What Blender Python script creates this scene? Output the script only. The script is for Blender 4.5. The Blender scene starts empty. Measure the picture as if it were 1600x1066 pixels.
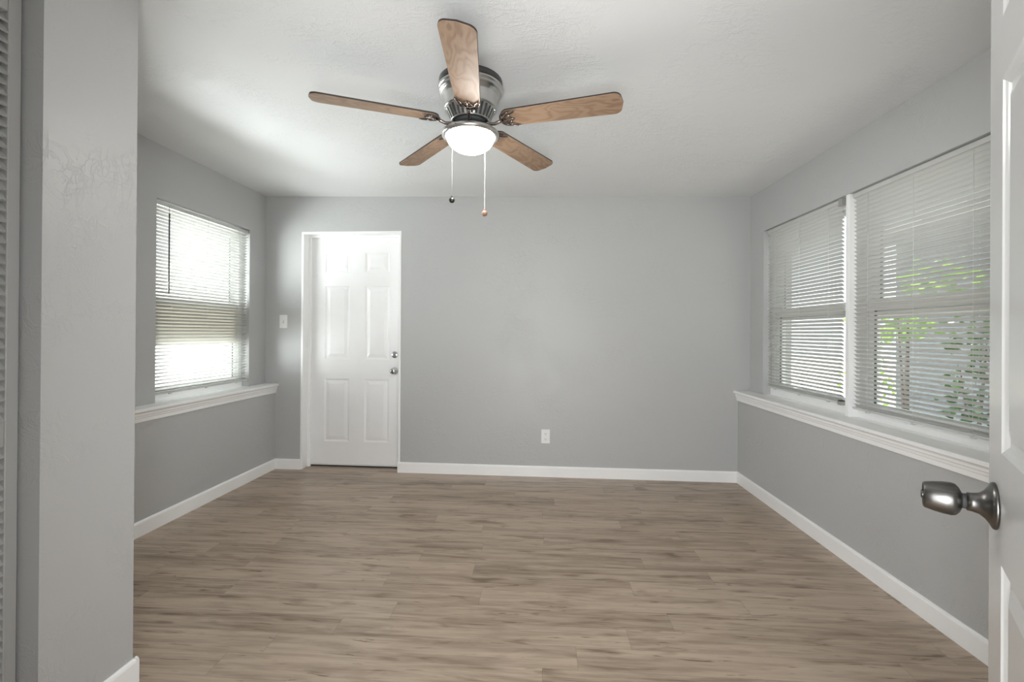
import bpy, math, random
from mathutils import Matrix, Vector
R = math.radians
scene = bpy.context.scene
COL = scene.collection

# ------------------------------------------------------------------ camera
F_PX, CAM_H, YAW, PITCH, ROLL, SHIFT = 712.1, 1.249, -0.0621, 0.0024, 0.0066, -14.29


def cam_axes():
    cy, sy = math.cos(YAW), math.sin(YAW)
    cp, sp = math.cos(PITCH), math.sin(PITCH)
    cr, sr = math.cos(ROLL), math.sin(ROLL)

    def w(x, y2, z2):
        y = cp * y2 - sp * z2
        z = sp * y2 + cp * z2
        return Vector((cy * x + sy * y, -sy * x + cy * y, z))
    return w(cr, 0, sr), w(-sr, 0, cr), w(0, 1, 0)


right_v, up_v, fwd_v = cam_axes()
cam_data = bpy.data.cameras.new('camera')
cam_data.sensor_fit = 'HORIZONTAL'
cam_data.sensor_width = 36.0
cam_data.lens = F_PX / 1600 * 36.0
cam_data.shift_y = SHIFT / 1600
cam_data.clip_start = 0.02
cam = bpy.data.objects.new('camera', cam_data)
COL.objects.link(cam)
m = Matrix.Identity(4)
for i in range(3):
    m[i][0], m[i][1], m[i][2] = right_v[i], up_v[i], -fwd_v[i]
m[2][3] = CAM_H
cam.matrix_world = m
scene.camera = cam

# ------------------------------------------------------------------ world, sun, area lights, exposure
scene.view_settings.view_transform = 'Standard'
scene.view_settings.look = 'None'
scene.view_settings.gamma = 1.0
scene.view_settings.use_curve_mapping = False
scene.view_settings.exposure = 0.2
cyc = scene.cycles
cyc.max_bounces = 12
cyc.diffuse_bounces = 8
cyc.glossy_bounces = 4
cyc.transmission_bounces = 6
cyc.transparent_max_bounces = 12
cyc.sample_clamp_indirect = 8.0
cyc.use_denoising = True
cyc.caustics_reflective = False
cyc.caustics_refractive = False

SKY = 2.0
SUN = 14.0
LEFT_LOW = 1050.0
FILL_UP = 16.0
FILL_E = 2.5
FILL_W = 4.5
FILL_HALL = 94.0
LEFT_SIDE = 370.0
BOWL = 66.0

world = bpy.data.worlds.new('sky')
scene.world = world
world.use_nodes = True
bg = world.node_tree.nodes['Background']
bg.inputs[0].default_value = (0.88, 0.94, 1.0, 1)
bg.inputs[1].default_value = SKY


def lamp(name, kind, energy, loc, target=None, color=(1, 1, 1), size=None, size_y=None, angle=None, spread=None):
    d = bpy.data.lights.new(name, kind)
    d.energy = energy
    d.color = color
    if kind == 'AREA':
        d.shape = 'RECTANGLE'
        d.size = size
        d.size_y = size_y or size
        if spread:
            d.spread = spread
    if angle is not None:
        d.angle = angle
    o = bpy.data.objects.new(name, d)
    COL.objects.link(o)
    o.location = loc
    if target is not None:
        o.rotation_euler = (Vector(target) - Vector(loc)).to_track_quat('-Z', 'Y').to_euler()
    return o


lamp('sun', 'SUN', SUN, (4, 9, 12), (0, 1.0, 0), (1.0, 0.96, 0.9), angle=R(0.6))
lamp('hall_fill', 'AREA', FILL_HALL, (-0.2, -0.75, 0.95), (-0.2, 2.0, 1.35), (0.95, 0.98, 1.0), 1.5, 1.6)  # added fill light behind the doorway, no known window there
lamp('hall_fill_east', 'AREA', FILL_E, (0.62, -0.75, 1.25), (-2.4, 3.0, 0.75), (0.95, 0.98, 1.0), 0.7, 1.2, spread=R(75))  # added fill aimed at the left wall, not a hall fitting
lamp('hall_fill_west', 'AREA', FILL_W, (-0.62, -0.75, 1.25), (1.72, 2.7, 0.75), (0.95, 0.98, 1.0), 0.7, 1.2, spread=R(75))  # added fill aimed at the right wall, not a hall fitting
lamp('daylight_left_side', 'AREA', LEFT_SIDE, (-4.3, 2.2, 1.4), (-2.5, 3.4, 1.45), (0.95, 0.98, 1.0), 2.4, 2.4)
lamp('daylight_left_low', 'AREA', LEFT_LOW, (-6.5, 5.2, 0.1), (-2.5, 3.4, 1.5), (0.95, 0.98, 1.0), 4.0, 0.8)
lamp('hall_fill_up', 'AREA', FILL_UP, (-0.1, -0.55, 0.55), (-0.2, 1.0, 2.6), (1.0, 0.99, 0.97), 1.0, 0.8)  # added fill tilted upwards to brighten the ceiling through the doorway

# ------------------------------------------------------------------ material helpers
MATS = {}


def new_mat(name):
    mt = bpy.data.materials.new(name)
    mt.use_nodes = True
    nt = mt.node_tree
    bsdf = nt.nodes['Principled BSDF']
    MATS[name] = mt
    return mt, nt, bsdf


def N(nt, typ, **kw):
    n = nt.nodes.new(typ)
    for k, v in kw.items():
        if k in ('operation', 'blend_type', 'data_type', 'noise_dimensions', 'feature', 'distance', 'wave_type',
                 'bands_direction', 'interpolation_type', 'vector_type'):
            setattr(n, k, v)
    return n


def math_n(nt, op, a, b=None, c=None):
    n = nt.nodes.new('ShaderNodeMath')
    n.operation = op
    for i, v in enumerate((a, b, c)):
        if v is None:
            continue
        if isinstance(v, (int, float)):
            n.inputs[i].default_value = v
        else:
            nt.links.new(v, n.inputs[i])
    return n.outputs[0]


def ramp(nt, fac, stops):
    n = nt.nodes.new('ShaderNodeValToRGB')
    el = n.color_ramp.elements
    while len(el) < len(stops):
        el.new(0.5)
    for e, (p, c) in zip(el, stops):
        e.position = p
        e.color = (c[0], c[1], c[2], 1) if not isinstance(c, (int, float)) else (c, c, c, 1)
    nt.links.new(fac, n.inputs[0])
    return n.outputs[0]


def noise(nt, vec, scale, detail=2.0, rough=0.5, dist=0.0):
    n = nt.nodes.new('ShaderNodeTexNoise')
    n.inputs['Scale'].default_value = scale
    n.inputs['Detail'].default_value = detail
    n.inputs['Roughness'].default_value = rough
    n.inputs['Distortion'].default_value = dist
    if vec is not None:
        nt.links.new(vec, n.inputs['Vector'])
    return n.outputs['Fac']


def mapping(nt, vec, scale=(1, 1, 1), rot=(0, 0, 0), loc=(0, 0, 0)):
    n = nt.nodes.new('ShaderNodeMapping')
    n.inputs['Scale'].default_value = scale
    n.inputs['Rotation'].default_value = rot
    n.inputs['Location'].default_value = loc
    nt.links.new(vec, n.inputs['Vector'])
    return n.outputs[0]


def objcoord(nt):
    return nt.nodes.new('ShaderNodeTexCoord').outputs['Object']


def plain(name, color, rough=0.5, metal=0.0, coat=0.0, spec=0.5, var=0.03, vscale=8.0):
    """a plain surface with a slight procedural mottling"""
    mt, nt, b = new_mat(name)
    f = noise(nt, objcoord(nt), vscale, 3.0)
    c = ramp(nt, f, [(0.3, [x * (1 - var) for x in color]), (0.7, [min(1, x * (1 + var)) for x in color])])
    nt.links.new(c, b.inputs['Base Color'])
    b.inputs['Roughness'].default_value = rough
    b.inputs['Metallic'].default_value = metal
    b.inputs['Specular IOR Level'].default_value = spec
    if coat:
        b.inputs['Coat Weight'].default_value = coat
    return mt


def trowel(name, color, rough, strength, mask_lo, mask_hi, spec=0.4):
    """painted plaster with thin trowel ridges"""
    mt, nt, b = new_mat(name)
    oc = objcoord(nt)
    b.inputs['Base Color'].default_value = (*color, 1)
    b.inputs['Roughness'].default_value = rough
    b.inputs['Specular IOR Level'].default_value = spec
    v = mapping(nt, oc, (0.9, 2.6, 1.3), (0.3, 0.35, 0.6))
    n1 = noise(nt, v, 7.0, 3.0, 0.55, 1.2)
    ridge = math_n(nt, 'SUBTRACT', 1.0, math_n(nt, 'MULTIPLY', math_n(nt, 'ABSOLUTE', math_n(nt, 'SUBTRACT', n1, 0.5)), 26.0))
    ridge = math_n(nt, 'MAXIMUM', ridge, 0.0)
    v2 = mapping(nt, oc, (2.2, 0.8, 1.0), (0.5, 0.2, -0.4), (3, 1, 2))
    n2 = noise(nt, v2, 12.0, 3.0, 0.55, 1.5)
    ridge2 = math_n(nt, 'MAXIMUM', math_n(nt, 'SUBTRACT', 1.0, math_n(nt, 'MULTIPLY', math_n(nt, 'ABSOLUTE', math_n(nt, 'SUBTRACT', n2, 0.52)), 26.0)), 0.0)
    mk = noise(nt, oc, 3.1, 2.0, 0.6, 0.5)
    mr = nt.nodes.new('ShaderNodeMapRange')
    mr.inputs[1].default_value = mask_lo
    mr.inputs[2].default_value = mask_hi
    nt.links.new(mk, mr.inputs[0])
    h = math_n(nt, 'MULTIPLY', math_n(nt, 'ADD', ridge, math_n(nt, 'MULTIPLY', ridge2, 0.7)), mr.outputs[0])
    fine = noise(nt, oc, 60.0, 3.0)
    broad = noise(nt, oc, 5.0, 3.0, 0.5, 0.6)
    h = math_n(nt, 'ADD', h, math_n(nt, 'MULTIPLY', fine, 0.12))
    h = math_n(nt, 'ADD', h, math_n(nt, 'MULTIPLY', broad, 1.2))
    bp = nt.nodes.new('ShaderNodeBump')
    bp.inputs['Strength'].default_value = strength
    bp.inputs['Distance'].default_value = 0.003
    nt.links.new(h, bp.inputs['Height'])
    nt.links.new(bp.outputs[0], b.inputs['Normal'])
    return mt


# ------------------------------------------------------------------ materials
trowel('wall_paint', (0.475, 0.478, 0.475), 0.42, 0.45, 0.44, 0.70)
trowel('ceiling_paint', (0.74, 0.745, 0.745), 0.6, 0.42, 0.42, 0.64)
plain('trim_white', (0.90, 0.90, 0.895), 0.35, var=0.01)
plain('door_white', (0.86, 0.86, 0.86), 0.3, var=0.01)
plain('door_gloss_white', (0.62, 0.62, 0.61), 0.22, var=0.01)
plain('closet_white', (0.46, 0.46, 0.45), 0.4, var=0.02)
plain('window_white', (0.75, 0.76, 0.74), 0.4, var=0.01)
plain('sash_beige', (0.62, 0.60, 0.53), 0.5, var=0.02)
plain('plastic_white', (0.80, 0.80, 0.79), 0.35, var=0.01)
plain('slot_black', (0.02, 0.02, 0.02), 0.6)
plain('wand_brown', (0.035, 0.028, 0.024), 0.35)
plain('bracket_grey', (0.32, 0.31, 0.29), 0.5)
plain('gasket_dark', (0.045, 0.045, 0.045), 0.7)
plain('cord_white', (0.75, 0.75, 0.73), 0.7)
plain('copper_fob', (0.30, 0.16, 0.11), 0.35)
plain('fob_black', (0.015, 0.014, 0.014), 0.35)
plain('blade_edge_dark', (0.022, 0.014, 0.012), 0.5)


def metal(name, color, rough, aniso=0.0, dark=0.8):
    mt, nt, b = new_mat(name)
    oc = objcoord(nt)
    f = noise(nt, mapping(nt, oc, (1, 1, 60)), 6.0, 3.0)
    c = ramp(nt, f, [(0.3, [x * dark for x in color]), (0.7, color)])
    nt.links.new(c, b.inputs['Base Color'])
    b.inputs['Metallic'].default_value = 1.0
    b.inputs['Roughness'].default_value = rough
    return mt


metal('brushed_nickel', (0.66, 0.65, 0.63), 0.28, dark=0.88)
metal('satin_knob', (0.17, 0.165, 0.158), 0.33, dark=0.85)
metal('chrome', (0.62, 0.62, 0.62), 0.15, dark=0.9)
metal('dark_nickel', (0.16, 0.155, 0.15), 0.3)
metal('pewter', (0.36, 0.31, 0.29), 0.25, dark=0.6)


def wood_blade():
    mt, nt, b = new_mat('oak_blade')
    oc = objcoord(nt)
    warp = noise(nt, mapping(nt, oc, (2.6, 7.0, 1.0)), 1.3, 2.0, 0.5, 0.4)
    sep = nt.nodes.new('ShaderNodeSeparateXYZ')
    nt.links.new(oc, sep.inputs[0])
    ph = math_n(nt, 'ADD', math_n(nt, 'MULTIPLY', sep.outputs[1], 55.0), math_n(nt, 'MULTIPLY', warp, 26.0))
    rings = math_n(nt, 'POWER', math_n(nt, 'ABSOLUTE', math_n(nt, 'SINE', ph)), 3.0)
    fine = noise(nt, mapping(nt, oc, (4.0, 90.0, 1.0)), 4.0, 3.0)
    f = math_n(nt, 'ADD', math_n(nt, 'MULTIPLY', rings, -0.22), math_n(nt, 'ADD', math_n(nt, 'MULTIPLY', warp, 0.35), math_n(nt, 'MULTIPLY', fine, 0.45)))
    c = ramp(nt, f, [(0.08, (0.225, 0.140, 0.088)), (0.34, (0.330, 0.222, 0.148)), (0.62, (0.385, 0.272, 0.190))])
    nt.links.new(c, b.inputs['Base Color'])
    b.inputs['Roughness'].default_value = 0.5
    b.inputs['Specular IOR Level'].default_value = 0.3
    return mt


wood_blade()


def vinyl_floor():
    PW, PL = 0.125, 1.22
    mt, nt, b = new_mat('plank_floor')
    oc = objcoord(nt)
    sep = nt.nodes.new('ShaderNodeSeparateXYZ')
    nt.links.new(oc, sep.inputs[0])
    x, y = sep.outputs[0], sep.outputs[1]
    ry = math_n(nt, 'DIVIDE', math_n(nt, 'ADD', y, 10.045), PW)
    row = math_n(nt, 'FLOOR', ry)
    wn = nt.nodes.new('ShaderNodeTexWhiteNoise')
    wn.noise_dimensions = '1D'
    nt.links.new(row, wn.inputs['W'])
    rx = math_n(nt, 'ADD', math_n(nt, 'DIVIDE', math_n(nt, 'ADD', x, 10.0), PL), wn.outputs['Value'])
    colm = math_n(nt, 'FLOOR', rx)
    cmb = nt.nodes.new('ShaderNodeCombineXYZ')
    nt.links.new(row, cmb.inputs[0])
    nt.links.new(colm, cmb.inputs[1])
    wn2 = nt.nodes.new('ShaderNodeTexWhiteNoise')
    wn2.noise_dimensions = '2D'
    nt.links.new(cmb.outputs[0], wn2.inputs['Vector'])
    tone = wn2.outputs['Value']
    # per plank offset of the grain
    off = nt.nodes.new('ShaderNodeCombineXYZ')
    nt.links.new(math_n(nt, 'MULTIPLY', tone, 37.0), off.inputs[0])
    nt.links.new(math_n(nt, 'MULTIPLY', wn2.outputs['Color'], 1.0) if False else math_n(nt, 'MULTIPLY', tone, 91.0), off.inputs[1])
    va = nt.nodes.new('ShaderNodeVectorMath')
    va.operation = 'ADD'
    nt.links.new(oc, va.inputs[0])
    nt.links.new(off.outputs[0], va.inputs[1])
    pv = va.outputs[0]
    g1 = noise(nt, mapping(nt, pv, (0.9, 14.0, 1.0)), 1.6, 5.0, 0.6, 0.5)
    g2 = noise(nt, mapping(nt, pv, (2.2, 60.0, 1.0)), 2.0, 4.0, 0.6, 0.3)
    g3 = noise(nt, mapping(nt, pv, (1.4, 9.0, 1.0), loc=(7, 3, 0)), 1.7, 3.0, 0.55, 1.6)
    kn = noise(nt, mapping(nt, pv, (2.2, 12.0, 1.0), loc=(1, 8, 0)), 1.5, 2.0, 0.5, 0.8)
    f = math_n(nt, 'ADD', math_n(nt, 'MULTIPLY', g1, 0.50), math_n(nt, 'MULTIPLY', g2, 0.20))
    f = math_n(nt, 'ADD', f, math_n(nt, 'MULTIPLY', g3, 0.30))
    f = math_n(nt, 'ADD', f, math_n(nt, 'MULTIPLY', math_n(nt, 'SUBTRACT', tone, 0.5), 0.10))
    c = ramp(nt, f, [(0.32, (0.165, 0.115, 0.080)), (0.43, (0.315, 0.240, 0.177)), (0.53, (0.425, 0.334, 0.255)),
                     (0.72, (0.53, 0.430, 0.336))])
    streak = ramp(nt, kn, [(0.60, (1, 1, 1)), (0.72, (0.52, 0.46, 0.41))])
    mx = nt.nodes.new('ShaderNodeMixRGB')
    mx.blend_type = 'MULTIPLY'
    mx.inputs[0].default_value = 0.85
    nt.links.new(c, mx.inputs[1])
    nt.links.new(streak, mx.inputs[2])
    # seams
    fy = math_n(nt, 'FRACT', ry)
    fx = math_n(nt, 'FRACT', rx)
    ey = math_n(nt, 'LESS_THAN', math_n(nt, 'MINIMUM', fy, math_n(nt, 'SUBTRACT', 1.0, fy)), 0.0009 / PW)
    ex = math_n(nt, 'LESS_THAN', math_n(nt, 'MINIMUM', fx, math_n(nt, 'SUBTRACT', 1.0, fx)), 0.0010 / PL)
    seam = math_n(nt, 'MAXIMUM', ey, ex)
    dash = noise(nt, mapping(nt, pv, (3.2, 34.0, 1.0), loc=(5, 2, 0)), 1.6, 3.0, 0.55, 0.9)
    dk = ramp(nt, dash, [(0.635, (1, 1, 1)), (0.70, (0.40, 0.34, 0.29))])
    mx1 = nt.nodes.new('ShaderNodeMixRGB')
    mx1.blend_type = 'MULTIPLY'
    mx1.inputs[0].default_value = 0.9
    nt.links.new(mx.outputs[0], mx1.inputs[1])
    nt.links.new(dk, mx1.inputs[2])
    mx2 = nt.nodes.new('ShaderNodeMixRGB')
    mx2.blend_type = 'MULTIPLY'
    nt.links.new(math_n(nt, 'MULTIPLY', seam, 0.45), mx2.inputs[0])
    nt.links.new(mx1.outputs[0], mx2.inputs[1])
    mx2.inputs[2].default_value = (0.35, 0.3, 0.26, 1)
    nt.links.new(mx2.outputs[0], b.inputs['Base Color'])
    b.inputs['Roughness'].default_value = 0.34
    bp = nt.nodes.new('ShaderNodeBump')
    bp.inputs['Strength'].default_value = 0.12
    bp.inputs['Distance'].default_value = 0.001
    nt.links.new(math_n(nt, 'SUBTRACT', g2, math_n(nt, 'MULTIPLY', seam, 0.8)), bp.inputs['Height'])
    nt.links.new(bp.outputs[0], b.inputs['Normal'])
    return mt


vinyl_floor()


def translucent(name, color, back, amount, rough=0.5, var=0.1, vscale=6.0):
    mt, nt, b = new_mat(name)
    f = noise(nt, objcoord(nt), vscale, 2.0)
    c = ramp(nt, f, [(0.3, [x * (1 - var) for x in color]), (0.7, [min(1, x * (1 + var)) for x in color])])
    nt.links.new(c, b.inputs['Base Color'])
    b.inputs['Roughness'].default_value = rough
    tr = nt.nodes.new('ShaderNodeBsdfTranslucent')
    tr.inputs[0].default_value = (*back, 1)
    mx = nt.nodes.new('ShaderNodeMixShader')
    mx.inputs[0].default_value = amount
    nt.links.new(b.outputs[0], mx.inputs[1])
    nt.links.new(tr.outputs[0], mx.inputs[2])
    nt.links.new(mx.outputs[0], nt.nodes['Material Output'].inputs[0])
    return mt


translucent('blind_slat', (0.58, 0.58, 0.56), (0.7, 0.7, 0.66), 0.05, 0.45, 0.01)
translucent('leaf_green', (0.07, 0.16, 0.025), (0.35, 0.62, 0.08), 0.45, 0.45, 0.4, 2.5)
translucent('leaf_dark', (0.035, 0.075, 0.03), (0.10, 0.2, 0.05), 0.3, 0.45, 0.4, 2.5)
translucent('privacy_panel', (0.62, 0.60, 0.54), (0.80, 0.77, 0.70), 0.2, 0.5, 0.01)


def glass():
    mt, nt, b = new_mat('window_glass')
    nt.nodes.remove(b)
    t = nt.nodes.new('ShaderNodeBsdfTransparent')
    t.inputs[0].default_value = (0.93, 0.95, 0.94, 1)
    g = nt.nodes.new('ShaderNodeBsdfGlossy')
    g.inputs['Roughness'].default_value = 0.03
    fr = nt.nodes.new('ShaderNodeFresnel')
    fr.inputs[0].default_value = 1.3
    mx = nt.nodes.new('ShaderNodeMixShader')
    geo = nt.nodes.new('ShaderNodeNewGeometry')
    front = math_n(nt, 'SUBTRACT', 1.0, geo.outputs['Backfacing'])
    nt.links.new(math_n(nt, 'MULTIPLY', fr.outputs[0], front), mx.inputs[0])
    nt.links.new(t.outputs[0], mx.inputs[1])
    nt.links.new(g.outputs[0], mx.inputs[2])
    nt.links.new(mx.outputs[0], nt.nodes['Material Output'].inputs[0])


glass()


def bowl_mat():
    mt, nt, b = new_mat('lit_bowl')
    b.inputs['Base Color'].default_value = (0.9, 0.88, 0.84, 1)
    b.inputs['Roughness'].default_value = 0.4
    b.inputs['Emission Color'].default_value = (1.0, 0.97, 0.92, 1)
    b.inputs['Emission Strength'].default_value = BOWL


bowl_mat()
plain('pale_concrete', (0.55, 0.54, 0.51), 0.9, var=0.12, vscale=1.5)
plain('pale_gravel', (0.45, 0.44, 0.41), 0.9, var=0.2, vscale=5.0)
plain('white_stucco', (0.78, 0.78, 0.76), 0.9, var=0.05, vscale=3.0)
plain('siding_bluegrey', (0.165, 0.182, 0.195), 0.7, var=0.08, vscale=2.0)
plain('shingle_grey', (0.16, 0.155, 0.15), 0.9, var=0.2, vscale=6.0)
plain('bark', (0.10, 0.075, 0.055), 0.9, var=0.3, vscale=12.0)
plain('lawn_green', (0.10, 0.16, 0.05), 0.95, var=0.4, vscale=3.0)


# ------------------------------------------------------------------ mesh builder
ROOTM = {}


class MB:
    def __init__(self):
        self.v, self.f, self.s = [], [], []

    def add(self, verts, faces, smooth=False):
        o = len(self.v)
        self.v += [Vector(p) for p in verts]
        for fc in faces:
            self.f.append([i + o for i in fc])
            self.s.append(smooth)
        return self

    def box(self, fn, a0, a1, b0, b1, c0, c1, c1b=None):
        """a box in wall coordinates mapped by fn(a, b, c); c1 may be a function of the mapped point"""
        P = []
        for c in (c0, c1):
            for (a, b_) in ((a0, b0), (a1, b0), (a1, b1), (a0, b1)):
                if callable(c):
                    p = fn(a, b_, 0)
                    P.append((p[0], p[1], c(p[0])))
                else:
                    P.append(fn(a, b_, c))
        self.add(P, [(3, 2, 1, 0), (4, 5, 6, 7), (0, 1, 5, 4), (1, 2, 6, 5), (2, 3, 7, 6), (3, 0, 4, 7)])
        return self

    def bbox(self, fn, a0, a1, b0, b1, c0, c1, r=0.003):
        """a box with chamfered edges: three nested boxes merged as one chamfered hull"""
        A, B, C = (a0, a1), (b0, b1), (c0, c1)
        P = []
        idx = {}
        for i in (0, 1):
            for j in (0, 1):
                for k in (0, 1):
                    si, sj, sk = (1 if i == 0 else -1), (1 if j == 0 else -1), (1 if k == 0 else -1)
                    for ax in range(3):
                        p = [A[i], B[j], C[k]]
                        if ax != 0:
                            p[0] += si * r
                        if ax != 1:
                            p[1] += sj * r
                        if ax != 2:
                            p[2] += sk * r
                        idx[(i, j, k, ax)] = len(P)
                        P.append(fn(*p))
        F = []
        for ax, (u, w) in ((0, (1, 2)), (1, (0, 2)), (2, (0, 1))):
            for s in (0, 1):
                q = []
                for (p, r_) in ((0, 0), (1, 0), (1, 1), (0, 1)):
                    k = [0, 0, 0]
                    k[ax] = s
                    k[u] = p
                    k[w] = r_
                    q.append(idx[(k[0], k[1], k[2], ax)])
                F.append(q)
        for ax in range(3):
            u, w = [t for t in range(3) if t != ax]
            for p in (0, 1):
                for r_ in (0, 1):
                    k0 = [0, 0, 0]
                    k1 = [0, 0, 0]
                    k0[ax], k1[ax] = 0, 1
                    k0[u] = k1[u] = p
                    k0[w] = k1[w] = r_
                    F.append([idx[(*k0, u)], idx[(*k1, u)], idx[(*k1, w)], idx[(*k0, w)]])
        for i in (0, 1):
            for j in (0, 1):
                for k in (0, 1):
                    F.append([idx[(i, j, k, 0)], idx[(i, j, k, 1)], idx[(i, j, k, 2)]])
        return self.add(P, F)

    def prism(self, fn, prof, a0, a1, smooth=False):
        """profile (b, c) points swept along a from a0 to a1"""
        n = len(prof)
        P = [fn(a, b_, c) for a in (a0, a1) for (b_, c) in prof]
        F = [[i, (i + 1) % n, n + (i + 1) % n, n + i] for i in range(n)]
        self.add(P, F, smooth)
        self.add(P, [list(range(n - 1, -1, -1)), list(range(n, 2 * n))])
        return self

    def lathe(self, prof, n=32, mat=None, smooth=True, capped=True):
        """profile (r, z) round z, placed by mat"""
        mat = mat or Matrix.Identity(4)
        P, F = [], []
        for (r, z) in prof:
            for i in range(n):
                a = 2 * math.pi * i / n
                P.append(mat @ Vector((r * math.cos(a), r * math.sin(a), z)))
        for j in range(len(prof) - 1):
            for i in range(n):
                F.append([j * n + i, j * n + (i + 1) % n, (j + 1) * n + (i + 1) % n, (j + 1) * n + i])
        self.add(P, F, smooth)
        if capped:
            o = [list(range(n - 1, -1, -1)), [(len(prof) - 1) * n + i for i in range(n)]]
            self.add(P, [o[0]] if False else o)
        return self

    def tube(self, pts, rad, n=8, closed=False):
        pts = [Vector(p) for p in pts]
        if not isinstance(rad, (list, tuple)):
            rad = [rad] * len(pts)
        P, F = [], []
        prev = None
        m_ = len(pts)
        for k, p in enumerate(pts):
            if closed:
                t = pts[(k + 1) % m_] - pts[k - 1]
            else:
                t = pts[min(k + 1, m_ - 1)] - pts[max(k - 1, 0)]
            t.normalize()
            if prev is None:
                u = t.orthogonal().normalized()
            else:
                u = (prev - t * prev.dot(t)).normalized()
            prev = u
            w = t.cross(u)
            for i in range(n):
                a = 2 * math.pi * i / n
                P.append(p + (u * math.cos(a) + w * math.sin(a)) * rad[k])
        for k in range(m_ if closed else m_ - 1):
            k2 = (k + 1) % m_
            for i in range(n):
                F.append([k * n + i, k * n + (i + 1) % n, k2 * n + (i + 1) % n, k2 * n + i])
        self.add(P, F, True)
        if not closed:
            self.add(P, [list(range(n - 1, -1, -1)), [(m_ - 1) * n + i for i in range(n)]])
        return self

    def build(self, name, mat, parent=None, recalc=True, local=False):
        inv = Matrix.Identity(4)
        if parent is not None and not local:
            inv = ROOTM[parent.name].inverted()
        me = bpy.data.meshes.new(name)
        me.from_pydata([inv @ p for p in self.v], [], self.f)
        for p, s in zip(me.polygons, self.s):
            p.use_smooth = s
        me.update()
        if recalc:
            import bmesh
            bm = bmesh.new()
            bm.from_mesh(me)
            bmesh.ops.remove_doubles(bm, verts=bm.verts, dist=1e-6)
            bmesh.ops.recalc_face_normals(bm, faces=bm.faces)
            bm.to_mesh(me)
            bm.free()
        me.materials.append(MATS[mat])
        o = bpy.data.objects.new(name, me)
        COL.objects.link(o)
        if parent is not None:
            o.parent = parent
            ROOTM[o.name] = ROOTM[parent.name].copy()
        else:
            ROOTM[o.name] = Matrix.Identity(4)
        return o


def empty(name, loc, mat=None):
    o = bpy.data.objects.new(name, None)
    COL.objects.link(o)
    mt = mat if mat is not None else Matrix.Translation(Vector(loc))
    o.matrix_world = mt
    ROOTM[o.name] = mt.copy()
    return o


def tag(o, label=None, cat=None, group=None, kind=None):
    if label:
        o['label'] = label
    if cat:
        o['category'] = cat
    if group:
        o['group'] = group
    if kind:
        o['kind'] = kind
    return o


def struct(o, label, cat):
    return tag(o, label, cat, kind='structure')


# ------------------------------------------------------------------ the room: wall coordinate maps
DEPTH = 3.982


def ident(x, y, z):
    return (x, y, z)


def LW(y, w, z):      # left wall: w runs outwards
    return (-2.507 - 0.0115 * (DEPTH - y) - w, y, z)


def RW(y, w, z):      # right wall
    return (1.7645 + 0.0198 * (DEPTH - y) + w, y, z)


def BW(x, w, z):      # back wall
    return (x, DEPTH - 0.0132 * x + w, z)


def ceil_z(x):
    return 2.44 - 0.0167 * x


def over(x):
    return ceil_z(x) + 0.02


FRONT = 0.17
LEDGE = 0.774
LOWL, LOWR = -0.100, -0.0963

# floor and ceiling
b = MB()
b.box(ident, -2.75, 2.2, -2.4, 4.4, -0.12, 0.0)
struct(b.build('floor', 'plank_floor'), 'grey brown wood look vinyl plank floor', 'floor')
b = MB()
P = []
for dz in (0, 0.15):
    for (x, y) in ((-2.78, FRONT - 0.02), (2.2, FRONT - 0.02), (2.2, 4.3), (-2.78, 4.3)):
        P.append((x, y, ceil_z(x) + dz))
b.add(P, [(3, 2, 1, 0), (4, 5, 6, 7), (0, 1, 5, 4), (1, 2, 6, 5), (2, 3, 7, 6), (3, 0, 4, 7)])
struct(b.build('ceiling', 'ceiling_paint'), 'white trowel textured plaster ceiling above the fan', 'ceiling')

# left wall with its window hole; the thicker lower wall carries the ledge
LY0, LY1, LZ1 = 2.840, 3.787, 2.124
b = MB()
b.box(LW, FRONT, LY0, 0, 0.18, 0.0, over)
b.box(LW, LY1, 4.2, 0, 0.18, 0.0, over)
b.box(LW, LY0, LY1, 0, 0.18, LZ1, over)
b.box(LW, LY0, LY1, 0, 0.18, 0.0, LEDGE - 0.02)
b.box(LW, 1.45, 4.1, LOWL, 0.0, 0.0, LEDGE - 0.02)
struct(b.build('wall_left', 'wall_paint'), 'light grey left wall with one blind covered window', 'wall')

RY0, RY1, RZ1 = 1.905, 3.742, 2.074
b = MB()
b.box(RW, FRONT, RY0, 0, 0.18, 0.0, over)
b.box(RW, RY1, 4.2, 0, 0.18, 0.0, over)
b.box(RW, RY0, RY1, 0, 0.18, RZ1, over)
b.box(RW, RY0, RY1, 0, 0.18, 0.0, LEDGE - 0.02)
b.box(RW, FRONT, 4.1, LOWR, 0.0, 0.0, LEDGE - 0.02)
struct(b.build('wall_right', 'wall_paint'), 'light grey right wall with two blind covered windows', 'wall')

DX0, DX1, DZ1 = -2.147, -1.262, 2.134
LIN = 0.02
b = MB()
b.box(BW, -2.78, DX0 - LIN, 0, 0.2, 0.0, over)
b.box(BW, DX1 + LIN, 2.1, 0, 0.2, 0.0, over)
b.box(BW, DX0 - LIN, DX1 + LIN, 0, 0.2, DZ1 + LIN, over)
struct(b.build('wall_back', 'wall_paint'), 'light grey textured back wall holding the white door', 'wall')

# closet wall on the left in the foreground
CX = -1.427


def CW(y, w, z):      # closet wall face, w runs into the closet
    return (CX - 0.0115 * (1.52 - y) - w, y, z)


b = MB()
b.box(CW, 1.222, 1.524, 0, 1.06, 0.0, over)
b.box(CW, FRONT, 1.222, 0, 0.11, 2.24, over)
struct(b.build('wall_closet', 'wall_paint'), 'grey wall end between the louvred closet and the left window wall', 'wall')

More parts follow.
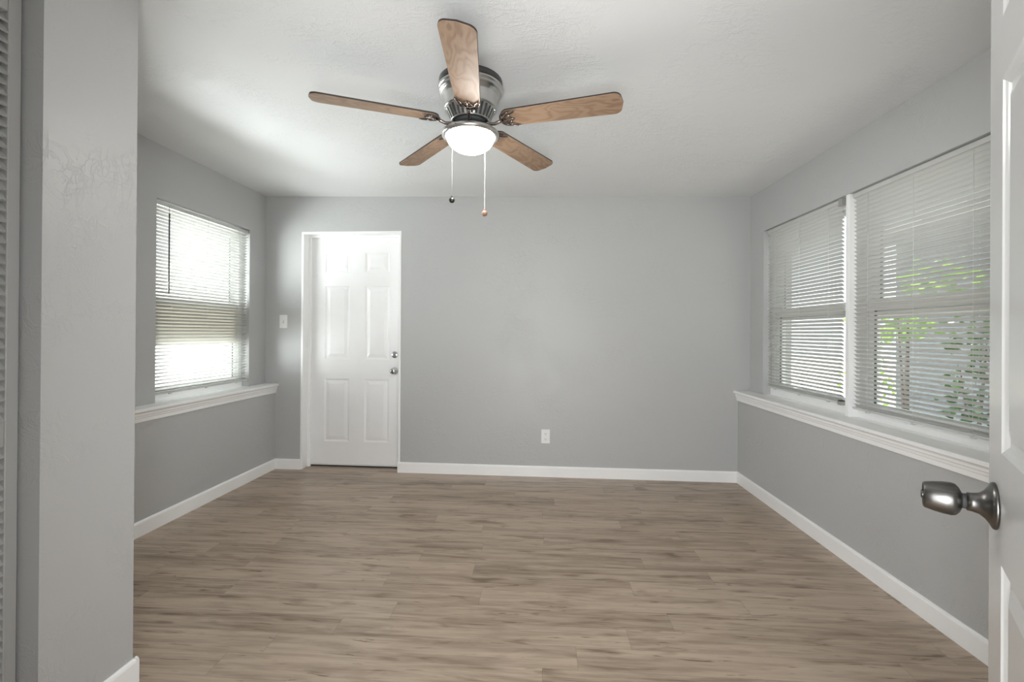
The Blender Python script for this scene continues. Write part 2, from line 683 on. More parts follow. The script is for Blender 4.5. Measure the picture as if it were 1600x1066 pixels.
# front wall with the doorway the camera stands in, and the hall behind it
b = MB()
b.box(ident, -2.75, -0.47, FRONT - 0.13, FRONT, 0.0, over)
b.box(ident, 0.37, 2.1, FRONT - 0.13, FRONT, 0.0, over)
b.box(ident, -0.47, 0.37, FRONT - 0.13, FRONT, 2.06, over)
struct(b.build('wall_front', 'wall_paint'), 'grey front wall with the open doorway to the hall', 'wall')
b = MB()
b.box(ident, -1.3, -1.2, -2.3, FRONT - 0.13, 0.0, 2.44)
b.box(ident, 1.2, 1.3, -2.3, FRONT - 0.13, 0.0, 2.44)
b.box(ident, -1.3, 1.3, -2.4, -2.3, 0.0, 2.44)
b.box(ident, -1.3, 1.3, -2.4, FRONT - 0.125, 2.44, 2.55)
struct(b.build('wall_hall', 'wall_paint'), 'grey hall walls behind the camera doorway', 'wall')

# window ledges with their moulding
LEDGE_PROF = [(0.002, LEDGE), (0.100 + 0.030, LEDGE), (0.100 + 0.034, LEDGE - 0.004), (0.100 + 0.034, LEDGE - 0.016),
              (0.100 + 0.030, LEDGE - 0.021), (0.100 + 0.022, LEDGE - 0.024), (0.100 + 0.019, LEDGE - 0.030),
              (0.100 + 0.019, LEDGE - 0.040), (0.100 + 0.015, LEDGE - 0.045), (0.100 + 0.013, LEDGE - 0.056),
              (0.100 + 0.010, LEDGE - 0.060), (0.100 + 0.009, LEDGE - 0.080), (0.100 + 0.006, LEDGE - 0.084),
              (0.100 - 0.001, LEDGE - 0.086), (0.100 - 0.001, LEDGE - 0.022), (0.002, LEDGE - 0.022)]


def ledge(name, fn, y0, y1, o0, o1, label):
    q = MB()
    q.prism(lambda a, b_, c: fn(a, -b_, c), LEDGE_PROF, y0, y1)
    q.box(fn, o0, o1, -0.004, 0.058, LEDGE - 0.022, LEDGE)
    o = q.build(name, 'trim_white')
    return struct(o, label, 'window ledge')


ledge('trim_1', LW, 1.53, 4.03, LY0, LY1, 'white moulded ledge under the left window')
ledge('trim_2', RW, FRONT + 0.003, 3.985, RY0, RY1, 'long white moulded ledge under the two right windows')

# baseboards
BBH, BBT = 0.092, 0.013
BB = [(0, 0), (BBT, 0), (BBT, BBH - 0.012), (BBT * 0.75, BBH - 0.004), (BBT * 0.35, BBH), (0, BBH)]


def base(name, fn, segs, label):
    q = MB()
    for (a0, a1) in segs:
        q.prism(fn, BB, a0, a1)
    return struct(q.build(name, 'trim_white'), label, 'baseboard')


base('baseboard_left', lambda a, b_, c: LW(a, LOWL - b_, c), [(1.53, 4.03)], 'white baseboard along the left wall under the window')
base('baseboard_right', lambda a, b_, c: RW(a, LOWR - b_, c), [(FRONT + 0.003, 3.975)], 'white baseboard along the right wall under the windows')
base('baseboard_back', lambda a, b_, c: BW(a, -b_, c), [(-2.395, -2.160), (-1.262, 1.672)], 'white baseboard along the back wall on both sides of the door')
q = MB()
q.prism(lambda a, b_, c: CW(a, -b_, c), BB, 1.224, 1.524 + BBT)
q.prism(lambda a, b_, c: (a, 1.524 + b_, c), BB, -2.40, CX + BBT)
struct(q.build('baseboard_closet', 'trim_white'), 'white baseboard round the foot of the closet wall', 'baseboard')


# ------------------------------------------------------------------ panelled doors
def panel_door(q, fn, W, H, T, panels, depth=0.007, field=0.045):
    """a slab 0..W, 0..H; fn(a, b, c): b = 0 front face, b = T back face; moulded panels on both faces"""
    xs = sorted({0, W} | {p[0] for p in panels} | {p[1] for p in panels})
    zs = sorted({0, H} | {p[2] for p in panels} | {p[3] for p in panels})

    def inside(xm, zm):
        return any(p[0] < xm < p[1] and p[2] < zm < p[3] for p in panels)
    prof = [(0, 0), (0.004, 0.0025), (0.009, depth * 0.6), (0.014, depth), (0.022, depth), (0.027, depth * 0.75),
            (field, 0.0012)]
    for side in (0, 1):
        def g(a, d, c):
            return fn(a, d if side == 0 else T - d, c)
        for i in range(len(xs) - 1):
            for j in range(len(zs) - 1):
                if inside((xs[i] + xs[i + 1]) / 2, (zs[j] + zs[j + 1]) / 2):
                    continue
                q.add([g(xs[i], 0, zs[j]), g(xs[i + 1], 0, zs[j]), g(xs[i + 1], 0, zs[j + 1]), g(xs[i], 0, zs[j + 1])], [(0, 1, 2, 3)])
        for (x0, x1, z0, z1) in panels:
            P, F = [], []
            for (o, d) in prof:
                P += [g(x0 + o, d, z0 + o), g(x1 - o, d, z0 + o), g(x1 - o, d, z1 - o), g(x0 + o, d, z1 - o)]
            for k in range(len(prof) - 1):
                for i in range(4):
                    F.append([k * 4 + i, k * 4 + (i + 1) % 4, (k + 1) * 4 + (i + 1) % 4, (k + 1) * 4 + i])
            e = (len(prof) - 1) * 4
            F.append([e, e + 1, e + 2, e + 3])
            q.add(P, F)
    for (a0, c0, a1, c1) in ((0, 0, W, 0), (W, 0, W, H), (W, H, 0, H), (0, H, 0, 0)):
        q.add([fn(a0, 0, c0), fn(a1, 0, c1), fn(a1, T, c1), fn(a0, T, c0)], [(0, 1, 2, 3)])


# back door
SX0, SX1, SZ0, SZ1 = DX0 + 0.004, DX1 - 0.004, 0.014, DZ1 - 0.004
DW0 = 0.112
root = empty('door_1', BW((SX0 + SX1) / 2, DW0, 0))
q = MB()
pl = [(SX0, SX1)]
lx0, lx1, rx0, rx1 = -2.000 - SX0, -1.762 - SX0, -1.618 - SX0, -1.386 - SX0
pn = []
for (z0, z1) in ((0.232, 0.815), (0.995, 1.675), (1.800, 1.982)):
    pn += [(lx0, lx1, z0 - SZ0, z1 - SZ0), (rx0, rx1, z0 - SZ0, z1 - SZ0)]
panel_door(q, lambda a, b_, c: BW(SX0 + a, DW0 + b_, SZ0 + c), SX1 - SX0, SZ1 - SZ0, 0.044, pn, 0.008, 0.05)
q.build('slab', 'door_white', root)
q = MB()
for (a0, a1) in ((DX0 - LIN, DX0), (DX1, DX1 + LIN)):
    q.bbox(BW, a0, a1, -0.004, 0.2, 0.0, DZ1 + LIN, 0.002)
q.bbox(BW, DX0, DX1, -0.004, 0.2, DZ1, DZ1 + LIN, 0.002)
for (a0, a1) in ((DX0, DX0 + 0.024), (DX1 - 0.012, DX1)):
    q.bbox(BW, a0, a1, 0.085, DW0 - 0.001, 0.0, DZ1, 0.002)
q.bbox(BW, DX0 + 0.024, DX1 - 0.012, 0.085, DW0 - 0.001, DZ1 - 0.014, DZ1, 0.002)
q.build('door_frame', 'trim_white', root)
q = MB()
q.bbox(BW, DX0 + 0.024, DX1 - 0.012, DW0 - 0.006, DW0 - 0.0005, 0.016, 0.034, 0.001)
q.build('door_sweep', 'plastic_white', root)
q = MB()
q.box(BW, DX0, DX1, DW0 - 0.002, 0.22, -0.001, 0.012)
q.build('threshold', 'gasket_dark', root)


def facing_back(x, z, w):
    """matrix whose local z points out of the back wall into the room"""
    p = Vector(BW(x, w, z))
    zz = Vector((-0.0132, -1, 0)).normalized()
    xx = Vector((1, -0.0132, 0)).normalized()
    yy = zz.cross(xx)
    mt = Matrix.Identity(4)
    for i in range(3):
        mt[i][0], mt[i][1], mt[i][2], mt[i][3] = xx[i], yy[i], zz[i], p[i]
    return mt


KX = -1.333
q = MB()
q.lathe([(0.0, 0.0), (0.031, 0.0), (0.031, 0.005), (0.026, 0.010), (0.0, 0.010)], 28, facing_back(KX, 1.041, DW0), capped=False)
db = q.build('deadbolt', 'chrome', root)
q = MB()
mt = facing_back(KX, 1.041, DW0 - 0.010)
q.bbox(lambda a, b_, c: mt @ Vector((a, b_, c)), -0.006, 0.006, -0.017, 0.017, -0.001, 0.016, 0.003)
q.build('thumb_turn', 'chrome', db)
q = MB()
q.lathe([(0.0, 0.0), (0.033, 0.0), (0.033, 0.004), (0.026, 0.010), (0.014, 0.014), (0.012, 0.030), (0.020, 0.034), (0.027, 0.042),
         (0.0275, 0.052), (0.022, 0.062), (0.010, 0.065), (0.0, 0.0655)], 32, facing_back(KX, 0.893, DW0), capped=False)
kn = q.build('door_knob', 'chrome', root)
q = MB()
q.lathe([(0.0, 0.0), (0.009, 0.0), (0.009, 0.003), (0.0, 0.003)], 16, facing_back(KX, 0.893, DW0 - 0.0645), capped=False)
q.build('lock_button', 'dark_nickel', kn)
struct(root, 'white six panel door recessed in the back wall', 'door')

# the open foreground door
BETA = R(35.12)
LATCH = Vector((0.792, 0.8555, 0))
dvec = Vector((math.sin(BETA), math.cos(BETA), 0))
nvec = Vector((-math.cos(BETA), math.sin(BETA), 0))       # towards the room


def D2(a, b_, c):          # a from the latch towards the hinge, b behind the visible face
    p = LATCH - dvec * a - nvec * b_
    return (p.x, p.y, c)


root = empty('door_2', D2(0.38, 0.017, 0))
q = MB()
pn = []
for (z0, z1) in ((0.24, 0.884), (1.062, 1.659), (1.760, 1.930)):
    pn += [(0.100, 0.330, z0 - 0.012, z1 - 0.012), (0.43, 0.66, z0 - 0.012, z1 - 0.012)]
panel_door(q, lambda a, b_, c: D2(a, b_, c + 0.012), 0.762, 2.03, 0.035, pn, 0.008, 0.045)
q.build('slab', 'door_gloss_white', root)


def facing_d2(s, z, w=0.0):
    p = Vector(D2(s, -w, z))
    zz, xx = nvec, -dvec
    yy = zz.cross(xx)
    mt_ = Matrix.Identity(4)
    for i in range(3):
        mt_[i][0], mt_[i][1], mt_[i][2], mt_[i][3] = xx[i], yy[i], zz[i], p[i]
    return mt_


KS, KZ = 0.058, 0.966
q = MB()
mt = facing_d2(KS, KZ)
q.lathe([(0.0, 0.0), (0.0375, 0.0), (0.0385, 0.002), (0.0375, 0.005), (0.031, 0.008), (0.023, 0.0135), (0.0175, 0.020), (0.0155, 0.028),
         (0.0150, 0.035), (0.0, 0.035)], 48, mt, capped=False)
rose = q.build('rose', 'satin_knob', root)
q = MB()
q.lathe([(0.0, 0.035), (0.0125, 0.035), (0.0125, 0.041), (0.0, 0.041)], 32, mt, capped=False)
q.build('neck', 'gasket_dark', rose)
q = MB()
q.lathe([(0.0, 0.041), (0.0145, 0.0412), (0.021, 0.044), (0.0262, 0.0485), (0.0278, 0.054), (0.0272, 0.065), (0.0250, 0.078), (0.0225, 0.088),
         (0.0205, 0.0905), (0.0185, 0.0905), (0.0180, 0.0890), (0.0, 0.0890)], 48, mt, capped=False)
kb = q.build('door_knob', 'satin_knob', root)
q = MB()
q.lathe([(0.0, 0.0885), (0.0075, 0.0885), (0.0075, 0.092), (0.006, 0.0932), (0.0, 0.0932)], 20, mt, capped=False)
q.build('lock_button', 'dark_nickel', kb)
q = MB()
for z in (0.25, 1.03, 1.80):
    q.lathe([(0.0, z - 0.045), (0.006, z - 0.045), (0.006, z + 0.045), (0.0, z + 0.045)], 12, Matrix.Translation(Vector(D2(0.768, 0.0, 0))), capped=False)
q.build('hinge', 'satin_knob', root)
struct(root, 'open white six panel door with satin nickel knob in the right foreground', 'door')

# the louvred bifold closet door
root = empty('door_3', CW(0.78, 0.075, 0))


def C3(y, w, z):
    return CW(y, 0.060 + w, z)


for k, (y0, y1) in enumerate(((0.788, 1.216), (0.352, 0.780))):
    q = MB()
    for (a0, a1) in ((y0, y0 + 0.032), (y1 - 0.032, y1)):
        q.bbox(C3, a0, a1, 0, 0.028, 0.012, 2.22, 0.002)
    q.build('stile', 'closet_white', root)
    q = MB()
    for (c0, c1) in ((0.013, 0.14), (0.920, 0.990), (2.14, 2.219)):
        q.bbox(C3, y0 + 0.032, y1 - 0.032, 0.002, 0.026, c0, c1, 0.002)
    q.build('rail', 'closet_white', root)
    q = MB()
    for (c0, c1) in ((0.14, 0.920), (0.990, 2.14)):
        n = int(round((c1 - c0) / 0.0296))
        for i in range(n):
            z = c0 + (i + 0.5) * (c1 - c0) / n
            prof = []
            for (d, e) in ((-0.019, -0.003), (0.019, -0.003), (0.019, 0.003), (-0.019, 0.003)):
                an = R(52)
                prof.append((0.014 + d * math.cos(an) - e * math.sin(an), z + d * math.sin(an) + e * math.cos(an)))
            q.prism(C3, prof, y0 + 0.031, y1 - 0.031)
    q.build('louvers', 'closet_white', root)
struct(root, 'white louvred folding closet door at the left edge', 'door')


# ------------------------------------------------------------------ windows
def window(name, fn, y0, y1, z1, rail0, rail1, label, infill=None):
    """single hung window, frame set behind the blind (w from 0.07 to 0.14)"""
    root = empty(name, fn((y0 + y1) / 2, 0.10, LEDGE))
    zb = LEDGE + 0.055
    q = MB()
    q.bbox(fn, y0, y0 + 0.045, 0.066, 0.15, LEDGE, z1, 0.003)
    q.bbox(fn, y1 - 0.045, y1, 0.066, 0.15, LEDGE, z1, 0.003)
    q.bbox(fn, y0 + 0.045, y1 - 0.045, 0.066, 0.15, z1 - 0.045, z1, 0.003)
    q.build('window_frame', 'window_white', root)
    q = MB()
    q.bbox(fn, y0 + 0.001, y1 - 0.001, 0.056, 0.155, LEDGE - 0.001, zb, 0.003)
    q.build('window_sill', 'trim_white', root)
    fi0, fi1 = y0 + 0.045, y1 - 0.045
    for (nm, c0, c1, w0, r0, r1) in (('upper_sash', rail0, z1 - 0.045, 0.112, 0.05, 0.035), ('lower_sash', zb, rail1, 0.082, 0.035, 0.05)):
        q = MB()
        q.bbox(fn, fi0, fi0 + 0.04, w0, w0 + 0.028, c0, c1, 0.003)
        q.bbox(fn, fi1 - 0.04, fi1, w0, w0 + 0.028, c0, c1, 0.003)
        q.bbox(fn, fi0 + 0.04, fi1 - 0.04, w0, w0 + 0.028, c0, c0 + r0, 0.003)
        q.bbox(fn, fi0 + 0.04, fi1 - 0.04, w0, w0 + 0.028, c1 - r1, c1, 0.003)
        s = q.build(nm, 'window_white', root)
        q = MB()
        q.box(fn, fi0 + 0.038, fi1 - 0.038, w0 + 0.012, w0 + 0.016, c0 + r0 - 0.002, c1 - r1 + 0.002)
        q.build('pane', 'window_glass', s)
        q = MB()
        for a in (fi0 + 0.041, fi1 - 0.047):
            q.box(fn, a, a + 0.006, w0 + 0.002, w0 + 0.012, c0 + r0, c1 - r1)
        q.build('gasket', 'gasket_dark', s)
    if infill:
        q = MB()
        q.bbox(fn, fi0 + 0.001, fi1 - 0.001, 0.068, 0.080, infill[0], infill[1], 0.002)
        tag(q.build('infill_panel', 'privacy_panel', root), 'pale beige panel across the middle of the window')
    struct(root, label, 'window')
    return root


MY0, MY1 = 2.770, 2.800
window('window_1', LW, LY0, LY1, LZ1, 1.42, 1.48, 'single hung window on the left wall with a beige band across it', (1.145, 1.435))
window('window_2', RW, MY1, RY1, RZ1, 1.36, 1.45, 'farther single hung window of the pair on the right wall')
window('window_3', RW, RY0, MY0, RZ1, 1.36, 1.45, 'nearer single hung window of the pair on the right wall')
q = MB()
q.bbox(RW, MY0, MY1, 0.004, 0.15, LEDGE - 0.001, RZ1, 0.002)
struct(q.build('trim_3', 'trim_white'), 'slim white post between the two right windows', 'window post')


# ------------------------------------------------------------------ mini blinds
def blind(name, fn, y0, y1, ztop, zbot, tilt, wc, label, wand=None, cords=(0.14, 0.5, 0.86), gap_end=None, clips=(0.14, 0.5, 0.86), endclip=None):
    root = empty(name, fn((y0 + y1) / 2, wc, ztop))
    q = MB()
    q.bbox(fn, y0, y1, wc - 0.0135, wc + 0.0135, ztop - 0.026, ztop, 0.002)
    q.build('headrail', 'blind_slat', root)
    q = MB()
    q.prism(lambda a, b_, c: fn(a, wc + b_, c), [(-0.012, zbot + 0.002), (-0.009, zbot), (0.009, zbot), (0.012, zbot + 0.002),
                                                 (0.012, zbot + 0.012), (0.009, zbot + 0.014), (-0.009, zbot + 0.014), (-0.012, zbot + 0.012)], y0 + 0.002, y1 - 0.002)
    q.build('bottom_rail', 'blind_slat', root)
    # slats: gently crowned strips of real thickness
    q = MB()
    top, bot = ztop - 0.036, zbot + 0.024
    n = int(round((top - bot) / 0.0238))
    ca, sa = math.cos(tilt), math.sin(tilt)
    for i in range(n + 1):
        z = bot + (top - bot) * i / n
        up, dn = [], []
        for k in range(6):
            d = -0.0125 + 0.025 * k / 5          # d grows outwards
            cr = 0.0022 * (1 - (d / 0.0125) ** 2)
            for (lst, e) in ((up, cr), (dn, cr - 0.0007)):
                lst.append((d * ca + e * sa, z - d * sa + e * ca))
        q.prism(lambda a, b_, c: fn(a, wc + b_, c), up + dn[::-1], y0 + 0.003, y1 - 0.003, smooth=False)
    q.build('slats', 'blind_slat', root, recalc=False)
    for t in cords:
        y = y0 + (y1 - y0) * t
        q = MB()
        for w in (-0.0125, 0.0125):
            q.tube([fn(y, wc + w, zbot + 0.012), fn(y, wc + w, ztop - 0.02)], 0.0008, 6)
        q.build('ladder_cord', 'cord_white', root)
    for t in clips:
        y = y0 + (y1 - y0) * t
        q = MB()
        q.bbox(fn, y - 0.012, y + 0.012, wc - 0.0145, wc - 0.004, zbot - 0.006, zbot + 0.006, 0.002)
        q.build('cord_plug', 'blind_slat', root)
    if wand:
        y, zt, zb_, mat = wand
        q = MB()
        q.tube([fn(y, wc - 0.022, zt), fn(y, wc - 0.022, zb_)], 0.0042, 6)
        q.tube([fn(y, wc - 0.013, ztop - 0.016), fn(y, wc - 0.022, ztop - 0.022), fn(y, wc - 0.022, zt)], 0.0015, 6)
        q.build('tilt_wand', mat, root)
    if endclip:
        for (y, z, h) in endclip:
            q = MB()
            q.bbox(fn, y - 0.017, y + 0.017, wc - 0.020, wc + 0.012, z, z + h, 0.002)
            br = q.build('bracket', 'bracket_grey', root)
            q = MB()
            q.bbox(fn, y - 0.012, y + 0.012, wc - 0.0195, wc + 0.008, z + h - 0.001, z + h + 0.006, 0.001)
            q.build('bracket_cap', 'gasket_dark', br)
    tag(root, label, 'window blind', 'white mini blinds')
    return root


blind('mini_blind', LW, LY0 + 0.006, LY1 - 0.004, LZ1 - 0.012, 0.822, R(31), 0.024,
      'bright white mini blind with a dark tilt wand on the left window', wand=(2.945, 2.045, 1.500, 'wand_brown'))
blind('mini_blind', RW, 2.862, RY1 - 0.010, RZ1 - 0.003, 0.834, R(44), 0.034,
      'narrower looking white mini blind on the farther right window beside the back wall', wand=None,
      endclip=[(2.868, 0.828, 0.022), (2.868, RZ1 - 0.045, 0.050)])
blind('mini_blind', RW, RY0 + 0.020, MY0 - 0.004, RZ1 - 0.003, 0.822, R(43), 0.034,
      'white mini blind on the right window partly hidden by the open door', wand=None)


# ------------------------------------------------------------------ ceiling fan
FX, FY, FZ = -0.339, 2.157, 2.251
FTOP = ceil_z(FX)
fan = empty('ceiling_fan', (FX, FY, FTOP))
FM = Matrix.Translation(Vector((FX, FY, 0)))
q = MB()
q.lathe([(0.0, FTOP + 0.003), (0.150, FTOP + 0.003), (0.151, FTOP - 0.002), (0.151, 2.418), (0.148, 2.416), (0.0, 2.416)], 64, FM, capped=False)
q.build('canopy', 'dark_nickel', fan)
q = MB()
q.lathe([(0.0, 2.417), (0.148, 2.417), (0.153, 2.413), (0.154, 2.407), (0.151, 2.402), (0.147, 2.400), (0.147, 2.398), (0.151, 2.395), (0.150, 2.388),
         (0.144, 2.383), (0.138, 2.381), (0.137, 2.376), (0.132, 2.372), (0.130, 2.364), (0.127, 2.340), (0.125, 2.318), (0.126, 2.314),
         (0.124, 2.309), (0.119, 2.306), (0.0, 2.306)], 64, FM, capped=False)
q.build('motor_housing', 'brushed_nickel', fan)
q = MB()
q.lathe([(0.0, 2.307), (0.113, 2.307), (0.108, 2.295), (0.090, 2.262), (0.088, 2.256), (0.0, 2.256)], 64, FM, capped=False)
vent = q.build('vent_ring', 'gasket_dark', fan)
q = MB()
for i in range(30):
    a = 2 * math.pi * i / 30
    ca, sa = math.cos(a), math.sin(a)

    def vf(r, t, z, ca=ca, sa=sa):
        return (FX + r * ca - t * sa, FY + r * sa + t * ca, z)
    P = [vf(0.119, -0.0065, 2.308), vf(0.119, 0.0065, 2.308), vf(0.092, 0.0042, 2.255), vf(0.092, -0.0042, 2.255),
         vf(0.108, -0.0055, 2.308), vf(0.108, 0.0055, 2.308), vf(0.084, 0.0036, 2.256), vf(0.084, -0.0036, 2.256)]
    q.add(P, [(0, 1, 2, 3), (7, 6, 5, 4), (0, 4, 5, 1), (1, 5, 6, 2), (2, 6, 7, 3), (3, 7, 4, 0)])
q.lathe([(0.084, 2.256), (0.094, 2.257), (0.095, 2.253), (0.084, 2.252), (0.084, 2.256)], 48, FM, capped=False)
q.build('vent_fins', 'brushed_nickel', vent)
q = MB()
q.lathe([(0.0, 2.257), (0.075, 2.257), (0.077, 2.250), (0.072, 2.240), (0.0, 2.240)], 48, FM, capped=False)
q.build('flywheel', 'gasket_dark', fan)
q = MB()
q.lathe([(0.0, 2.245), (0.050, 2.245), (0.053, 2.240), (0.053, 2.222), (0.056, 2.218), (0.056, 2.210), (0.0, 2.210)], 48, FM, capped=False)
for i in range(24):
    a = 2 * math.pi * i / 24
    q.tube([(FX + 0.053 * math.cos(a), FY + 0.053 * math.sin(a), 2.222), (FX + 0.053 * math.cos(a), FY + 0.053 * math.sin(a), 2.240)], 0.0022, 6)
q.build('switch_housing', 'brushed_nickel', fan)
q = MB()
q.lathe([(0.0, 2.213), (0.060, 2.214), (0.105, 2.210), (0.125, 2.206), (0.134, 2.199), (0.137, 2.191), (0.135, 2.184), (0.128, 2.179),
         (0.119, 2.178), (0.114, 2.181), (0.114, 2.190), (0.0, 2.196)], 72, FM, capped=False)
ring = q.build('light_pan', 'brushed_nickel', fan)
q = MB()
prof = [(0.112, 2.190)]
for i in range(17):
    t = i / 16 * math.pi / 2
    prof.append((0.113 * math.cos(t), 2.182 - 0.074 * math.sin(t)))
prof[-1] = (0.0005, 2.108)
q.lathe(prof, 64, FM, capped=False)
tag(q.build('glass_bowl', 'lit_bowl', ring), 'glowing frosted glass bowl')
for an in (250, 10, 130):
    q = MB()
    a = R(an)
    p0 = Vector((FX + 0.118 * math.cos(a), FY + 0.118 * math.sin(a), 2.189))
    p1 = Vector((FX + 0.142 * math.cos(a), FY + 0.142 * math.sin(a), 2.189))
    q.tube([p0, p1], 0.003, 8)
    q.build('thumb_screw', 'pewter', ring)

# blades: built once pointing along +x of the fan, then copied round
RB = 0.7095
PHI = R(11)


def blade_outline():
    pts = []
    # root: rounded
    r0, hw0, hw1 = 0.152, 0.056, 0.0665
    for i in range(13):
        t = math.pi / 2 + math.pi * i / 12
        pts.append((r0 + 0.045 + 0.045 * math.cos(t), hw0 * math.sin(t)))
    # tip, slightly arced with rounded corners
    rc = 0.034
    for i in range(7):
        t = -math.pi / 2 + (math.pi / 2 - 0.12) * i / 6
        pts.append((RB - 0.006 - rc + rc * math.cos(t), -hw1 + rc + rc * math.sin(t)))
    pts.append((RB, 0.0))
    for i in range(7):
        t = 0.12 + (math.pi / 2 - 0.12) * i / 6
        pts.append((RB - 0.006 - rc + rc * math.cos(t), hw1 - rc + rc * math.sin(t)))
    return pts


def pitch(u, w, z):
    return (u, w * math.cos(PHI) + z * math.sin(PHI), -w * math.sin(PHI) + z * math.cos(PHI))


OUT = blade_outline()


def blade_part(z0, z1, mat, name, parent):
    qq = MB()
    n = len(OUT)
    P = [pitch(u, w, z0) for (u, w) in OUT] + [pitch(u, w, z1) for (u, w) in OUT]
    qq.add(P, [list(range(n - 1, -1, -1)), list(range(n, 2 * n))] + [[i, (i + 1) % n, n + (i + 1) % n, n + i] for i in range(n)])
    return qq.build(name, mat, parent, local=True)


BLZ = FZ - FTOP
blade = blade_part(-0.0025, 0.0, 'oak_blade', 'blade', fan)
blade.location = (0, 0, BLZ)
core = blade_part(0.0, 0.0065, 'blade_edge_dark', 'blade_back', blade)
# ornate blade iron under the root
q = MB()


def iron(pts, r, n=8, closed=False):
    q.tube([pitch(u, w, z) for (u, w, z) in pts], r, n, closed)


zi = -0.007
# arm: leaves the flywheel, dips and splits to the cup
q.tube([(0.062, 0, -0.004), (0.080, 0, -0.010), (0.100, 0, -0.018), (0.122, 0, -0.020), (0.140, 0, -0.014), (0.158, 0, -0.008)],
       [0.010, 0.009, 0.008, 0.0075, 0.008, 0.009], 10)
rim = []
for i in range(21):
    t = math.pi / 2 + math.pi * i / 20
    rim.append((0.152 + 0.045 + 0.047 * math.cos(t) + 0.028 * abs(math.sin(t)) ** 6, 0.056 * math.sin(t), zi + 0.002))
iron(rim, [0.0022 + 0.0022 * abs(math.cos((k - 10) / 10 * math.pi / 2)) for k in range(21)], 8)
for s in (-1, 1):
    iron([(0.158, 0, zi), (0.172, 0.012 * s, zi - 0.001), (0.184, 0.026 * s, zi - 0.001), (0.204, 0.034 * s, zi), (0.226, 0.046 * s, zi), (0.236, 0.052 * s, zi + 0.002)],
         [0.0045, 0.0042, 0.004, 0.0036, 0.003, 0.0015])
    iron([(0.184, 0.026 * s, zi), (0.200, 0.020 * s, zi - 0.001), (0.208, 0.008 * s, zi), (0.206, 0.0, zi)], [0.0034, 0.003, 0.0028, 0.0028])
    iron([(0.165, 0.030 * s, zi), (0.180, 0.040 * s, zi), (0.200, 0.047 * s, zi)], [0.003, 0.003, 0.002])
iron([(0.158, 0, zi), (0.180, 0, zi - 0.002), (0.208, 0, zi), (0.222, 0, zi + 0.001)], [0.0065, 0.005, 0.004, 0.002])
bi = q.build('blade_iron', 'pewter', blade, local=True)
kids = [core, bi]
for (u, w) in ((0.178, 0.0), (0.199, 0.031), (0.199, -0.031)):
    q = MB()
    q.lathe([(0.0, -0.0145), (0.003, -0.014), (0.0045, -0.012), (0.0045, -0.006), (0.0, -0.006)], 12,
            Matrix.Translation(Vector(pitch(u, w, 0))), capped=False)
    kids.append(q.build('blade_screw', 'chrome', blade, local=True))
PH0 = -math.pi / 2 + 0.0874
blade.rotation_euler = (0, 0, PH0)
for k in range(1, 5):
    c = blade.copy()
    COL.objects.link(c)
    c.parent = fan
    c.rotation_euler = (0, 0, PH0 + k * 2 * math.pi / 5)
    for ch in kids:
        g = ch.copy()
        COL.objects.link(g)
        g.parent = c

# pull chains: beaded look, hung from the switch housing behind the bowl
for (x, y, ztop, zend, mat, lab) in ((-0.446, 2.255, 2.19, 1.926, 'fob_black', 'thin pull chain with a black ball'),
                                     (-0.281, 2.255, 2.19, 1.858, 'copper_fob', 'pull chain with a copper ball')):
    q = MB()
    sx, sy = FX + (x - FX) * 0.45, FY + 0.04
    q.tube([(sx, sy, 2.222), (x, y - 0.006, 2.216), (x, y, 2.205), (x, y, zend)], 0.0005 if mat == 'fob_black' else 0.0013, 8)
    if mat == 'copper_fob':
        z = zend
        while z < 2.20:
            q.lathe([(0.0003, -0.0020), (0.0014, -0.0012), (0.0018, 0), (0.0014, 0.0012), (0.0003, 0.0020)], 8, Matrix.Translation((x, y, z)), capped=False)
            z += 0.006
    ch = tag(q.build('pull_chain', 'cord_white', fan), lab)
    q = MB()
    R0 = 0.0145
    prof = []
    for i in range(13):
        t = -math.pi / 2 + math.pi * i / 12
        prof.append((max(0.0006, R0 * math.cos(t)), R0 * math.sin(t)))
    prof += [(0.004, R0 + 0.002), (0.003, R0 + 0.008), (0.0006, R0 + 0.009)]
    q.lathe(prof, 24, Matrix.Translation((x, y, zend - R0)), capped=False)
    q.build('chain_fob', mat, ch)
tag(fan, 'five blade oak and brushed nickel ceiling fan with a lit bowl light', 'ceiling fan')


# ------------------------------------------------------------------ switch and outlet on the back wall
def wall_plate(name, x, z, label, cat, hw, hh):
    root = empty(name, BW(x, 0, z - hh))
    q = MB()
    q.bbox(BW, x - hw, x + hw, -0.006, 0.0, z - hh, z + hh, 0.003)
    q.build('cover_plate', 'plastic_white', root)
    tag(root, label, cat)
    return root


r = wall_plate('light_switch', -2.333, 1.340, 'white toggle light switch on the back wall left of the door', 'light switch', 0.037, 0.060)
q = MB()
q.bbox(BW, -2.333 - 0.0055, -2.333 + 0.0055, -0.0068, -0.005, 1.340 - 0.013, 1.340 + 0.013, 0.0005)
q.build('toggle_slot', 'bracket_grey', r)
q = MB()
q.prism(lambda a, b_, c: BW(a, b_, c), [(-0.005, 1.331), (-0.016, 1.347), (-0.014, 1.352), (-0.005, 1.349)], -2.333 - 0.0045, -2.333 + 0.0045)
q.build('toggle', 'plastic_white', r)
for z in (1.310, 1.370):
    q = MB()
    q.lathe([(0.0, 0.0), (0.0035, 0.0), (0.0025, 0.0015), (0.0, 0.0018)], 12, facing_back(-2.333, z, -0.0058), capped=False)
    q.build('screw', 'plastic_white', r)

